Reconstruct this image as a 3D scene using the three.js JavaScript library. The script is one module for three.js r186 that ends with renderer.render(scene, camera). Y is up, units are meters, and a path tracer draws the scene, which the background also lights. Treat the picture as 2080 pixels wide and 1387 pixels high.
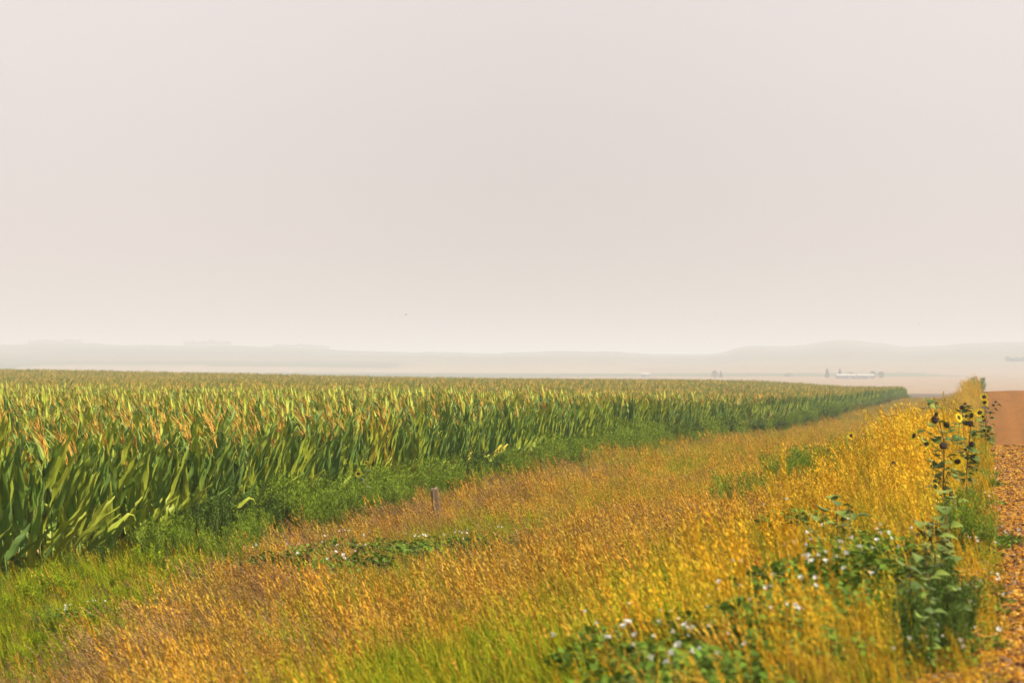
import * as THREE from 'three';
import { mergeGeometries } from 'three/addons/utils/BufferGeometryUtils.js';

// ---------------------------------------------------------------- camera, sky, sun, exposure
const scene = new THREE.Scene();
const EYE = 1.6, F = 5780, CX = 1040, HOR = 760;           // photo pixels: focal length, middle column, eye-level row
const camera = new THREE.PerspectiveCamera(13.69, 2080 / 1387, 0.5, 30000);
camera.position.set(0, EYE, 0);
camera.rotation.x = Math.atan((HOR - 693.5) / F);
camera.focus = 50; camera.userData.fStop = 4;
scene.add(camera);

const SUN = new THREE.Vector3(0.70, 0.70, 0.06).normalize();
function makeSky() {
  const W = 1024, H = 512, d = new Float32Array(W * H * 4);
  const lin = (c) => c.map((v) => Math.pow(v / 255, 2.2));
  const low = lin([150, 136, 127]), mid = lin([176, 168, 167]), high = lin([164, 161, 164]);
  for (let r = 0; r < H; r++) {
    const el = ((r + 0.5) / H - 0.5) * 180, up = Math.max(0, el);
    for (let c = 0; c < W; c++) {
      const ro = ((c + 0.5) / W - 0.5) * 2 * Math.PI, e = el * Math.PI / 180;
      const x = Math.cos(ro) * Math.cos(e), y = Math.sin(e), z = Math.sin(ro) * Math.cos(e);
      const a = Math.min(1, Math.sqrt(up / 8)), b = Math.min(1, Math.max(0, (up - 8) / 60));
      const az = (Math.atan2(x, -z) * 180 / Math.PI - 0.6) / 6.5;                       // thicker smoke straight up the valley
      const smoke = 1 - 0.13 * Math.exp(-az * az - Math.pow((el - 2) / 7, 2)) ;
      const dot = Math.max(0, x * SUN.x + y * SUN.y + z * SUN.z), glow = 0.35 * Math.pow(dot, 10);
      for (let k = 0; k < 3; k++) {
        let v = low[k] * (1 - a) + mid[k] * a; v = v * (1 - b) + high[k] * b;
        d[(r * W + c) * 4 + k] = v * smoke * (1 + glow * [1, 0.93, 0.8][k]);
      }
      d[(r * W + c) * 4 + 3] = 1;
    }
  }
  const t = new THREE.DataTexture(d, W, H, THREE.RGBAFormat, THREE.FloatType);
  t.mapping = THREE.EquirectangularReflectionMapping; t.magFilter = t.minFilter = THREE.LinearFilter; t.needsUpdate = true;
  return t;
}
scene.background = makeSky(); scene.environment = scene.background;
const sun = new THREE.DirectionalLight(new THREE.Color(1, 0.9, 0.66), 5);
sun.position.copy(SUN).multiplyScalar(200).add(new THREE.Vector3(0, 0, -60)); sun.target.position.set(0, 0, -60);
sun.castShadow = true; sun.shadow.radius = 6; sun.shadow.mapSize.set(4096, 4096);
Object.assign(sun.shadow.camera, { left: -90, right: 90, top: 90, bottom: -90, near: 1, far: 500 });
scene.add(sun, sun.target);
scene.fog = new THREE.FogExp2(new THREE.Color(0.87, 0.90, 1.0), 0.00034);
const renderer = new THREE.WebGLRenderer({ antialias: true });
renderer.setSize(1024, 682);
renderer.toneMapping = THREE.LinearToneMapping;
renderer.toneMappingExposure = 1.9;
renderer.shadowMap.enabled = true;

// ---------------------------------------------------------------- helpers
function rngOf(seed) { let a = seed >>> 0; return () => { a = (a + 0x6D2B79F5) | 0; let t = Math.imul(a ^ (a >>> 15), 1 | a); t = (t + Math.imul(t ^ (t >>> 7), 61 | t)) ^ t; return ((t ^ (t >>> 14)) >>> 0) / 4294967296; }; }
const hash = (x, y) => { let h = Math.imul(x | 0, 374761393) + Math.imul(y | 0, 668265263) | 0; h = Math.imul(h ^ (h >>> 13), 1274126177); return ((h ^ (h >>> 16)) >>> 0) / 4294967296; };
function noise(x, y) { const i = Math.floor(x), j = Math.floor(y), f = x - i, g = y - j, s = f * f * (3 - 2 * f), t = g * g * (3 - 2 * g); return (hash(i, j) * (1 - s) + hash(i + 1, j) * s) * (1 - t) + (hash(i, j + 1) * (1 - s) + hash(i + 1, j + 1) * s) * t; }
const fbm = (x, y) => (noise(x, y) + 0.5 * noise(x * 2.1 + 7, y * 2.1 + 3) + 0.25 * noise(x * 4.3 + 1, y * 4.3 + 9)) / 1.75;
const lerp = (a, b, t) => a + (b - a) * t, clamp = (v, a, b) => Math.min(b, Math.max(a, v));
const smooth = (a, b, v) => { const t = clamp((v - a) / (b - a), 0, 1); return t * t * (3 - 2 * t); };
function table(pts) {                                                   // smooth curve through points (monotone cubic)
  const n = pts.length, x = pts.map((p) => p[0]), y = pts.map((p) => p[1]), m = [], d = [];
  for (let i = 0; i < n - 1; i++) d[i] = (y[i + 1] - y[i]) / (x[i + 1] - x[i]);
  for (let i = 0; i < n; i++) m[i] = i === 0 ? d[0] : i === n - 1 ? d[n - 2] : d[i - 1] * d[i] <= 0 ? 0 : 2 / (1 / d[i - 1] + 1 / d[i]);
  return (v) => {
    if (v <= x[0]) return y[0]; if (v >= x[n - 1]) return y[n - 1];
    let i = 0; while (v > x[i + 1]) i++;
    const h = x[i + 1] - x[i], t = (v - x[i]) / h, t2 = t * t, t3 = t2 * t;
    return y[i] * (2 * t3 - 3 * t2 + 1) + m[i] * h * (t3 - 2 * t2 + t) + y[i + 1] * (3 * t2 - 2 * t3) + m[i + 1] * h * (t3 - t2);
  };
}
const V = (x, y, z) => new THREE.Vector3(x, y, z);
const used = {};
function numbered(name) { const n = used[name] || 0; used[name] = n + 1; return n ? name + '_' + String(n).padStart(3, '0') : name; }
function tag(o, label, category, group, kind) { o.userData = { label, category }; if (group) o.userData.group = group; if (kind) o.userData.kind = kind; return o; }
function shadowed(o) { o.traverse((m) => { if (m.isMesh) { m.castShadow = true; m.receiveShadow = true; } }); return o; }
function thing(name, label, category, x, y, z, group) { const o = new THREE.Group(); o.name = numbered(name); o.position.set(x, y, z); scene.add(o); return tag(o, label, category, group); }
function part(parent, name, geo, mat) { const m = new THREE.Mesh(geo, mat); m.name = name; m.castShadow = m.receiveShadow = true; parent.add(m); return m; }
const WIND = V(-1, 0, 0.12).normalize();

// a growing mesh: coloured ribbons, thin stems and small leaves
class GB {
  constructor() { this.p = []; this.c = []; this.u = []; this.i = []; }
  get n() { return this.p.length / 3; }
  v(p, col, u = 0.9, w = 0.5) { this.p.push(p.x, p.y, p.z); this.c.push(col[0], col[1], col[2]); this.u.push(u, w); return this.n - 1; }
  tri(a, b, c) { this.i.push(a, b, c); }
  strip(pts, sides, widths, col) {                                      // flat ribbon
    let a0, b0;
    for (let k = 0; k < pts.length; k++) {
      const w = widths[k] / 2, s = sides.isVector3 ? sides : sides[k];
      const a = this.v(pts[k].clone().addScaledVector(s, -w), col), b = this.v(pts[k].clone().addScaledVector(s, w), col);
      if (k) { this.tri(a0, b0, b); this.tri(a0, b, a); }
      a0 = a; b0 = b;
    }
  }
  spike(a, b, r, col, r2 = 0.0005, sides = 3) {                         // thin tapered stem
    const d = b.clone().sub(a).normalize(), s = Math.abs(d.y) > 0.9 ? V(1, 0, 0) : V(0, 1, 0), x = s.clone().cross(d).normalize(), y = d.clone().cross(x), o = this.n;
    for (const [p, q] of [[a, r], [b, r2]]) for (let k = 0; k < sides; k++) { const t = k / sides * 2 * Math.PI; this.v(p.clone().addScaledVector(x, Math.cos(t) * q).addScaledVector(y, Math.sin(t) * q), col); }
    for (let k = 0; k < sides; k++) { const k2 = (k + 1) % sides; this.tri(o + k, o + k2, o + sides + k2); this.tri(o + k, o + sides + k2, o + sides + k); }
  }
  tube(pts, radii, col, sides = 5) { for (let k = 0; k < pts.length - 1; k++) this.spike(pts[k], pts[k + 1], radii[k], col, radii[k + 1], sides); }
  leaflet(p, d, len, w, n, col) {                                       // small pointed leaf, folded along its middle
    const s = d.clone().cross(n).normalize(), m = p.clone().addScaledVector(d, len * 0.45), t = p.clone().addScaledVector(d, len);
    const a = this.v(p, col), b = this.v(m.clone().addScaledVector(s, w / 2).addScaledVector(n, w * 0.15), col), c = this.v(t, col), e = this.v(m.clone().addScaledVector(s, -w / 2).addScaledVector(n, w * 0.15), col);
    this.tri(a, b, c); this.tri(a, c, e);
  }
  geo() {
    const g = new THREE.BufferGeometry();
    g.setAttribute('position', new THREE.Float32BufferAttribute(this.p, 3)); g.setAttribute('color', new THREE.Float32BufferAttribute(this.c, 3)); g.setAttribute('uv', new THREE.Float32BufferAttribute(this.u, 2));
    g.setIndex(this.i); g.computeVertexNormals(); return g;
  }
}
const vary = (c, r, k = 0.2) => { const f = 1 + (r() - 0.5) * 2 * k, g = (r() - 0.5) * k * 0.5; return [c[0] * f * (1 + g), c[1] * f, c[2] * f * (1 - g)]; };

// ---------------------------------------------------------------- lie of the land (D = metres ahead, t = metres from the road's grass edge, left negative)
const RX = (D) => -0.1 + 0.167 * D;
const roadY = table([[-40, 0], [40, 0], [60, -0.02], [75, -0.5], [95, -1.75], [112, -2.7], [125, -2.85], [150, -2.3], [190, -1.15], [235, -0.15], [255, 0], [275, -0.2], [330, -2.2], [420, -6], [700, -9.5]]);
const cornY = table([[-40, -1], [35, -1], [48, -1.06], [77, -0.95], [110, -1.2], [139, -1.5], [250, -2.0], [414, -2.3], [470, -4], [700, -9]]);
const riseT = table([[-400, 4], [-145, 2.6], [-109, 1.95], [-73, 1.25], [-37, 0.95], [-22, 0.5], [-13, 0]]);
const ridgeV = table([[-2600, 712], [-900, 705], [-300, 712], [0, 703], [140, 699], [250, 704], [370, 703], [600, 708], [700, 713], [1000, 719], [1130, 716], [1250, 717], [1340, 723], [1440, 722], [1520, 706], [1600, 705], [1650, 701], [1720, 693], [1790, 700], [1850, 707], [1900, 706], [1960, 700], [2080, 697], [2500, 703], [4600, 712]]);
const valley = table([[420, -4], [700, -9.3], [1200, -7], [2300, -1.8], [3300, 6], [4200, 14]]);
function landY(X, D) {
  const R = Math.hypot(X, D), t = X - RX(D);
  let near = 0;
  if (D < 900) {
    const a = t < 0 ? smooth(-7, 0.2, t) : 1 - 0.0 * t;
    const inner = D < 430 ? lerp(-1, -2.3 + riseT(t), clamp((D - 40) / 380, 0, 1.03)) : lerp(-2.3 + riseT(t), -9, smooth(430, 700, D)), c = lerp(cornY(D), inner, smooth(-13, -34, t));
    near = lerp(c, roadY(D), a) - 0.12 * Math.exp(-Math.pow((t + 8) / 1.8, 2)) - (t > 7.4 ? 0.7 * smooth(7.4, 11, t) : 0);
  }
  if (R < 430) return near;
  let far;
  if (D > 0.2 * Math.abs(X)) {
    const u = CX + F * X / D, top = EYE + (HOR - ridgeV(u)) * 6500 / F + 5 * (fbm(u / 40, 3) - 0.5);
    far = valley(R) + 3.5 * (fbm(X / 420 + 3, D / 420) - 0.5) * smooth(900, 1800, R);
    if (R > 2600) far = lerp(far, top, smooth(2800, 6500, R)) + 7 * (fbm(X / 700, D / 500) - 0.5) * smooth(2800, 4000, R) * (1 - smooth(5600, 6400, R));
    if (R > 6500) far = top - (R - 6500) * 0.02;
  } else far = valley(R);
  return lerp(near, far, smooth(430, 800, R));
}
const groundAt = (X, D) => landY(X, D);
const at = (u, v, D) => V(D * (u - CX) / F, EYE - D * (v - HOR) / F, -D);           // a photo pixel at a known distance
const standAt = (u, D) => { const X = D * (u - CX) / F; return V(X, groundAt(X, D), -D); };

// ---------------------------------------------------------------- textures
function dataTex(W, H, f, srgb, rep) {
  const d = new Uint8Array(W * H * 4);
  for (let y = 0; y < H; y++) for (let x = 0; x < W; x++) { const c = f(x, y); for (let k = 0; k < 3; k++) d[(y * W + x) * 4 + k] = clamp(Math.round(c[k] * 255), 0, 255); d[(y * W + x) * 4 + 3] = 255; }
  const t = new THREE.DataTexture(d, W, H); t.magFilter = THREE.LinearFilter; t.minFilter = THREE.LinearMipmapLinearFilter; t.generateMipmaps = true; t.wrapS = t.wrapT = THREE.RepeatWrapping;
  if (srgb) t.colorSpace = THREE.SRGBColorSpace; if (rep) t.repeat.set(rep, rep); t.needsUpdate = true; return t;
}
const leafTex = dataTex(128, 256, (x, y) => {                          // blade with pale midrib and fine veins; last quarter plain for stalk and tassel
  if (x > 98) return [0.97, 0.97, 0.97];
  const a = Math.abs(x - 48) / 48, vein = 0.05 * Math.sin(x * 1.35) + 0.07 * (noise(x * 0.6, y * 0.02) - 0.5), rib = a < 0.07 ? 1 : 0;
  const blotch = 0.10 * (fbm(x / 22, y / 30) - 0.5), edge = a > 0.9 ? 0.05 : 0, b = 0.86 + vein + blotch;
  return rib ? [0.99, 0.99, 0.9] : [b + edge, b + edge * 0.6, b - 0.03];
}, true);
const soilTex = dataTex(512, 512, (x, y) => { const w = (k) => { const s = x / 512 * k, t = y / 512 * k; const a = (i, j) => noise(s + i * k, t + j * k); const fx = x / 512, fy = y / 512; return (a(0, 0) * (1 - fx) + a(-1, 0) * fx) * (1 - fy) + (a(0, -1) * (1 - fx) + a(-1, -1) * fx) * fy; }; const v = 0.72 + 0.28 * (0.4 * w(16) + 0.35 * w(60) + 0.25 * w(160)) * 1.6 - 0.16; return [v, v * 0.98, v * 0.95]; }, true);
const stoneTex = (() => {                                              // graded gravel: cells of different tone
  const N = 512, K = 64, pt = [];
  for (let j = 0; j < K; j++) for (let i = 0; i < K; i++) pt.push([i + hash(i + 900, j), j + hash(i, j + 700), hash(i + 33, j + 55)]);
  return dataTex(N, N, (x, y) => {
    const fx = x / N * K, fy = y / N * K, ci = Math.floor(fx), cj = Math.floor(fy); let best = 9, tone = 0;
    for (let dj = -1; dj <= 1; dj++) for (let di = -1; di <= 1; di++) { const i = (ci + di + K) % K, j = (cj + dj + K) % K, q = pt[j * K + i]; const ox = q[0] - i + ci + di - fx, oy = q[1] - j + cj + dj - fy, dd = ox * ox + oy * oy; if (dd < best) { best = dd; tone = q[2]; } }
    const g = 0.55 + 0.45 * tone; return [g, g * (0.9 + 0.1 * tone), g * (0.8 + 0.2 * (1 - tone))];
  }, true);
})();

// ---------------------------------------------------------------- materials
const std = (o) => new THREE.MeshStandardMaterial({ side: THREE.DoubleSide, roughness: 0.9, ...o });
const phys = (o) => new THREE.MeshPhysicalMaterial({ side: THREE.DoubleSide, roughness: 0.9, thickness: 0, ...o });
const M = {
  ground: phys({ specularIntensity: 0.08,  vertexColors: true, map: soilTex, bumpMap: soilTex, bumpScale: 0.03 }),
  road: phys({ vertexColors: true, specularIntensity: 0.08,  color: new THREE.Color(0.29, 0.13, 0.025), map: stoneTex, bumpMap: stoneTex, bumpScale: 0.008 }),
  stone: phys({ color: 0xffffff, roughness: 0.9, specularIntensity: 0.15 }),
  corn: phys({ vertexColors: true, map: leafTex, roughness: 0.5, transmission: 0.25, specularIntensity: 0.28 }),
  grass: phys({ vertexColors: true, roughness: 0.85, transmission: 0.2, specularIntensity: 0.06 }),
  leaf: phys({ vertexColors: true, roughness: 0.8, transmission: 0.25, specularIntensity: 0.1 }),
  solid: std({ vertexColors: true, roughness: 0.85 }),
  petal: phys({ vertexColors: true, roughness: 0.8, transmission: 0.35, specularIntensity: 0.2 }),
};

// ---------------------------------------------------------------- ground: one sheet out past the hills
{
  const ang = []; for (let a = -180; a < 180;) { ang.push(a); const b = Math.abs(a + 0.01); a += b < 13 ? 0.12 : b < 24 ? 0.5 : 3; }
  ang.push(180);
  const rad = [0.02]; for (let r = 2.5; r < 15000; r *= 1.03) rad.push(r); rad.push(15000);
  const pos = [], uv = [], col = [], idx = [], nA = ang.length;
  const soil = [0.08, 0.05, 0.025], litter = [0.11, 0.07, 0.028], stub = [0.40, 0.27, 0.16], green = [0.13, 0.16, 0.06], pale = [0.46, 0.36, 0.24];
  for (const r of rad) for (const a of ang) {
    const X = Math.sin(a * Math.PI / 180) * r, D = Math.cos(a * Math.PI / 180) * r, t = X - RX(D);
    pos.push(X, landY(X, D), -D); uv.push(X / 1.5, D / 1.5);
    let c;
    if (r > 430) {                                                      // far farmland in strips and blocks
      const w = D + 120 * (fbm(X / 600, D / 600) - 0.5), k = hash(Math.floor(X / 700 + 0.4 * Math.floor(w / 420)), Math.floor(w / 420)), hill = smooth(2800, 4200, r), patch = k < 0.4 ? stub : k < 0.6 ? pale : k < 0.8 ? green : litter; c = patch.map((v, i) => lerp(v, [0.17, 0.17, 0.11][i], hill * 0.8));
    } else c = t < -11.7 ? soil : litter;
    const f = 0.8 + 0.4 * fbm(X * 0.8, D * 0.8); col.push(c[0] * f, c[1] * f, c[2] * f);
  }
  for (let j = 0; j < rad.length - 1; j++) for (let i = 0; i < nA - 1; i++) { const a = j * nA + i, b = a + 1, c = a + nA, d = c + 1; idx.push(a, b, d, a, d, c); }
  const g = new THREE.BufferGeometry();
  g.setAttribute('position', new THREE.Float32BufferAttribute(pos, 3)); g.setAttribute('uv', new THREE.Float32BufferAttribute(uv, 2)); g.setAttribute('color', new THREE.Float32BufferAttribute(col, 3));
  g.setIndex(idx); g.computeVertexNormals();
  const m = new THREE.Mesh(g, M.ground); m.name = 'ground'; m.receiveShadow = true; scene.add(m);
  tag(m, 'rolling farmland under the crops, fading into pale hills', 'ground', null, 'structure');
}
// ---------------------------------------------------------------- gravel road
const edgeT = (D) => 0.05 + 0.5 * (fbm(D * 0.33, 4) - 0.5) + 0.25 * (noise(D * 1.1, 9) - 0.5);
{
  const pos = [], uv = [], idx = [], col = [], cols = 25; let n = 0;
  for (let D = -10; D < 420; D += D < 80 ? 0.4 : 2, n++) for (let k = 0; k < cols; k++) {
    const t = lerp(edgeT(D), 7.4, k / (cols - 1)), X = RX(D) + t;
    pos.push(X, landY(X, D) + 0.03 + 0.10 * (1 - Math.pow((t - 3.7) / 3.7, 2)) * smooth(0, 0.4, t), -D); uv.push(X / 2.2, D / 2.2);
    const track = Math.exp(-Math.pow((t - 1.7) / 0.45, 2)) + Math.exp(-Math.pow((t - 3.3) / 0.45, 2)) + Math.exp(-Math.pow((t - 5.4) / 0.45, 2)), f = 0.7 + 0.3 * fbm(t * 1.6, D * 0.06) + 0.25 * noise(t * 5, D * 0.5) + 0.14 * track; col.push(f, f, f * (1 + 0.2 * track));
  }
  for (let j = 0; j < n - 1; j++) for (let k = 0; k < cols - 1; k++) { const a = j * cols + k, b = a + 1, c = a + cols, d = c + 1; idx.push(a, b, d, a, d, c); }
  const g = new THREE.BufferGeometry(); g.setAttribute('position', new THREE.Float32BufferAttribute(pos, 3)); g.setAttribute('uv', new THREE.Float32BufferAttribute(uv, 2)); g.setAttribute('color', new THREE.Float32BufferAttribute(col, 3)); g.setIndex(idx); g.computeVertexNormals();
  const m = new THREE.Mesh(g, M.road); m.name = 'road'; m.receiveShadow = true; scene.add(m);
  tag(m, 'orange gravel road dipping out of sight and rising over a crest', 'road', null, 'structure');
}
const roadTop = (X, D) => { const t = X - RX(D); return landY(X, D) + 0.03 + 0.10 * (1 - Math.pow((t - 3.7) / 3.7, 2)) * smooth(0, 0.4, t); };

// instanced stand of several shapes as ONE object
function stand(name, label, category, geos, mat, lists) {
  const root = new THREE.Group(); root.name = name; scene.add(root); tag(root, label, category, null, 'stuff');
  geos.forEach((g, k) => {
    const L = lists[k]; if (!L.length) return;
    const m = new THREE.InstancedMesh(g, mat, L.length); m.name = name + '_mass'; m.userData.kind = 'stuff'; m.castShadow = m.receiveShadow = true;
    const q = new THREE.Quaternion(), e = new THREE.Euler(), s = V(1, 1, 1), mt = new THREE.Matrix4(), c = new THREE.Color();
    L.forEach((o, i) => { e.set(o.rx || 0, o.ry, o.rz || 0); q.setFromEuler(e); s.set(o.s, o.sy || o.s, o.s); mt.compose(o.p, q, s); m.setMatrixAt(i, mt); c.setRGB(...o.c); m.setColorAt(i, c); });
    root.add(m);
  });
  return root;
}
const inView = (X, D, side = 1.2) => X > -0.186 * D - side && X < 0.184 * D + side;
{
  const r = rngOf(5), geos = [], lists = [];
  for (let k = 0; k < 6; k++) {                                         // angular stone chips
    const g = new THREE.IcosahedronGeometry(1, 0), p = g.attributes.position, m = new Map();
    for (let i = 0; i < p.count; i++) { const key = [p.getX(i), p.getY(i), p.getZ(i)].map((v) => v.toFixed(2)).join(); if (!m.has(key)) m.set(key, 0.65 + 0.6 * r()); const f = m.get(key); p.setXYZ(i, p.getX(i) * f * 1.25, p.getY(i) * f * 0.62, p.getZ(i) * f); }
    g.computeVertexNormals(); geos.push(g); lists.push([]);
  }
  const tones = [[0.41, 0.205, 0.018], [0.361, 0.168, 0.0148], [0.279, 0.119, 0.0148], [0.18, 0.0697, 0.0148], [0.0656, 0.0295, 0.0164], [0.41, 0.246, 0.0492], [0.115, 0.0492, 0.023], [0.328, 0.143, 0.0148], [0.213, 0.139, 0.082]];
  for (let n = 0; n < 130000; n++) {
    const D = 11 + 57 * Math.pow(r(), 1.25), w = 0.013 * D + 1.3, t = edgeT(D) - 0.25 + w * r(), X = RX(D) + t;
    const s = (0.0045 + 0.011 * Math.pow(r(), 2)) * (r() < 0.05 ? 1.7 : 1) * (1 + D / 90);
    const y = t < edgeT(D) ? landY(X, D) + 0.01 : roadTop(X, D);
    lists[n % 6].push({ p: V(X, y + s * 0.25, -D), ry: r() * 6.28, rx: (r() - 0.5) * 0.9, rz: (r() - 0.5) * 0.9, s, c: vary(tones[Math.floor(r() * tones.length)], r, 0.25) });
  }
  stand('gravel', 'loose orange and brown stone chips covering the road', 'gravel', geos, M.stone, lists);
}

// ---------------------------------------------------------------- corn
const GREEN = [0.20, 0.325, 0.055], BLUE = [0.17, 0.285, 0.07], LIME = [0.42, 0.487, 0.0546], YEL = [0.588, 0.445, 0.0504], DRY = [0.504, 0.336, 0.126], TAS = [0.60, 0.35, 0.055];
function cornPlan(seed, seg, leaves, tone = 0) {                        // tone 0 green, 1 yellow-green, 2 yellowing;                                   // every leaf of one plant as its own GB
  const r = rngOf(seed), lean = 0.06 + 0.12 * r(), Hs = 1.28 + 0.26 * r(), base = r() * Math.PI, out = { leaves: [] };
  const axis = (h) => V(WIND.x * lean * h * h * 0.6, h, WIND.z * lean * h * h * 0.6);
  const st = new GB(), sp = []; for (let k = 0; k <= 5; k++) sp.push(axis(Hs * k / 5)); st.tube(sp, [0.015, 0.014, 0.013, 0.011, 0.009, 0.006], [0.2, 0.26, 0.05], seg > 5 ? 6 : 3); out.stalk = st;
  for (let k = 0; k < leaves; k++) {
    const f = k / (leaves - 1), h = lerp(0.2, Hs * 0.93, Math.pow(f, 0.9)), az = base + (k % 2) * Math.PI + (r() - 0.5) * 0.9;
    const low = f < 0.2, elev = (low ? 35 + 25 * r() : f > 0.75 ? 54 + 24 * r() : 62 + 21 * r()) * Math.PI / 180, len = (f > 0.8 ? 0.46 : f > 0.6 ? 0.6 : 0.72) + 0.18 * r(), w = (f > 0.85 ? 0.075 : 0.108) + 0.03 * r();
    const pull = 0.05 + 0.6 * f * r() + 0.12 * f, sway = V(r() - 0.6, 0, r() - 0.5).multiplyScalar(0.9), bend = r() < 0.25 ? 0.6 + 0.3 * r() : 2, droop = r() < 0.4 ? 1.0 + 0.7 * r() : 0.2 + 0.3 * r(), tw = (r() - 0.5) * 2.0, ph = r() * 6.28, gb = new GB();
    const kind = r(); let col = low && kind < 0.15 ? DRY : tone === 2 ? (kind < 0.18 ? DRY : kind < 0.7 ? YEL : LIME) : tone === 1 ? (kind < 0.5 ? GREEN : kind < 0.96 || f > 0.6 ? LIME : YEL) : kind < 0.45 ? GREEN : kind < 0.84 ? BLUE : kind < 0.98 || f > 0.6 ? LIME : YEL; col = vary(col, r, 0.15);
    let d = V(Math.cos(az) * Math.cos(elev), Math.sin(elev), Math.sin(az) * Math.cos(elev)), p = axis(h), prev = null;
    const ds = len / seg, side0 = d.clone().cross(V(0, 1, 0)).normalize();
    for (let j = 0; j <= seg; j++) {
      const s = j / seg, wd = w * (s < 0.3 ? 0.5 + 0.5 * Math.sin(s / 0.3 * Math.PI / 2) : Math.pow(1 - (s - 0.3) / 0.7, 0.75)) / 2 + 0.001;
      const side = side0.clone().applyAxisAngle(d, tw * s); side.addScaledVector(d, -side.dot(d)).normalize();
      const nn = side.clone().cross(d).normalize(), ruf = 0.16 * w * Math.sin(s * 15 + ph), ruf2 = 0.16 * w * Math.sin(s * 13 + ph + 2);
      const a = gb.v(p.clone().addScaledVector(side, -wd).addScaledVector(nn, wd * 0.4 + ruf * (s > 0.1)), col, 0.01, s);
      const b = gb.v(p, col, 0.378, s), c = gb.v(p.clone().addScaledVector(side, wd).addScaledVector(nn, wd * 0.4 + ruf2 * (s > 0.1)), col, 0.745, s);
      if (prev) { gb.tri(prev[0], prev[1], b); gb.tri(prev[0], b, a); gb.tri(prev[1], prev[2], c); gb.tri(prev[1], c, b); }
      prev = [a, b, c];
      p = p.clone().addScaledVector(d, ds);
      d = d.clone().addScaledVector(WIND, pull * ds * 1.6 * s).addScaledVector(sway, ds * s).add(V(0, -droop * ds * 2.6 * s * s - (s > bend ? 6 * ds : 0), 0)).normalize();
    }
    out.leaves.push(gb);
  }
  const ta = new GB(), top = axis(Hs), ax = V(WIND.x * (0.15 + 0.25 * r()), 1, (r() - 0.5) * 0.2).normalize(), tl = (seg > 5 ? 0.3 : 0.36) + 0.16 * r(), tc = vary(TAS, r, 0.2), tr = seg > 5 ? 0.0085 : 0.017;
  ta.spike(top, top.clone().addScaledVector(ax, tl), tr, tc, 0.002);
  for (let k = 0; k < (seg > 5 ? 8 : 5); k++) {
    const a = r() * 6.28, d = ax.clone().add(V(Math.cos(a) * 0.35, 0, Math.sin(a) * 0.35)).addScaledVector(WIND, 0.15).normalize(), s = top.clone().addScaledVector(ax, tl * (0.05 + 0.4 * r()));
    const m = s.clone().addScaledVector(d, 0.1), e = m.clone().addScaledVector(d.clone().addScaledVector(WIND, 0.3).normalize(), 0.07 + 0.06 * r()); ta.spike(s, m, tr * 0.8, tc, tr * 0.7); ta.spike(m, e, tr * 0.7, tc, 0.0015);
  }
  out.tassel = ta;
  if (seg > 5) {
    const e = new GB(), h = 0.85 + 0.15 * r(), a = base + Math.PI * (r() < 0.5 ? 0 : 1), d = V(Math.cos(a) * 0.45, 1, Math.sin(a) * 0.45).normalize(), q = axis(h), pt = [0, 0.05, 0.12, 0.18, 0.22].map((x) => q.clone().addScaledVector(d, x));
    e.tube(pt, [0.012, 0.026, 0.027, 0.019, 0.006], [0.28, 0.33, 0.07], 7);
    for (let k = 0; k < 6; k++) e.spike(pt[4], pt[4].clone().add(V((r() - 0.5) * 0.05, 0.03 * r() - 0.01, (r() - 0.5) * 0.05)), 0.003, [0.22, 0.1, 0.04]);
    out.ear = e;
  }
  return out;
}
const whole = (P) => mergeGeometries([P.stalk, ...P.leaves, P.tassel, ...(P.ear ? [P.ear] : [])].map((b) => b.geo()));
const nearPlans = []; for (let k = 0; k < 16; k++) nearPlans.push(cornPlan(100 + k * 17, 9, 10 + (k % 3), k < 7 ? 0 : k < 13 ? 1 : 2));
const plantGeo = nearPlans.map((P) => ({ stalk: P.stalk.geo(), leaves: P.leaves.map((l) => l.geo()), tassel: P.tassel.geo(), ear: P.ear.geo() }));
const cornTone = (X, D, q, q2) => {                                      // which sort of plant grows here
  const a = fbm(X * 0.32, D * 0.22) + (q2 - 0.5) * 0.3 + 0.14 * smooth(50, 38, D) - (D > 55 && D < 130 ? 0.06 : 0);
  return a > 0.72 ? (q2 < 0.2 ? 2 : 1) : a > 0.52 ? 1 : 0;
};
const pick = (tone, q) => tone === 0 ? Math.floor(q * 7) : tone === 1 ? 7 + Math.floor(q * 6) : 13 + Math.floor(q * 3);
const cornTint = (X, D) => { const f = 0.86 + 0.3 * fbm(X * 0.9 + 40, D * 0.6), h = 0.12 * (fbm(X * 0.4, D * 0.3 + 50) - 0.5); return [f * (1 + h), f, f * (1 - h)]; };
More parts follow.
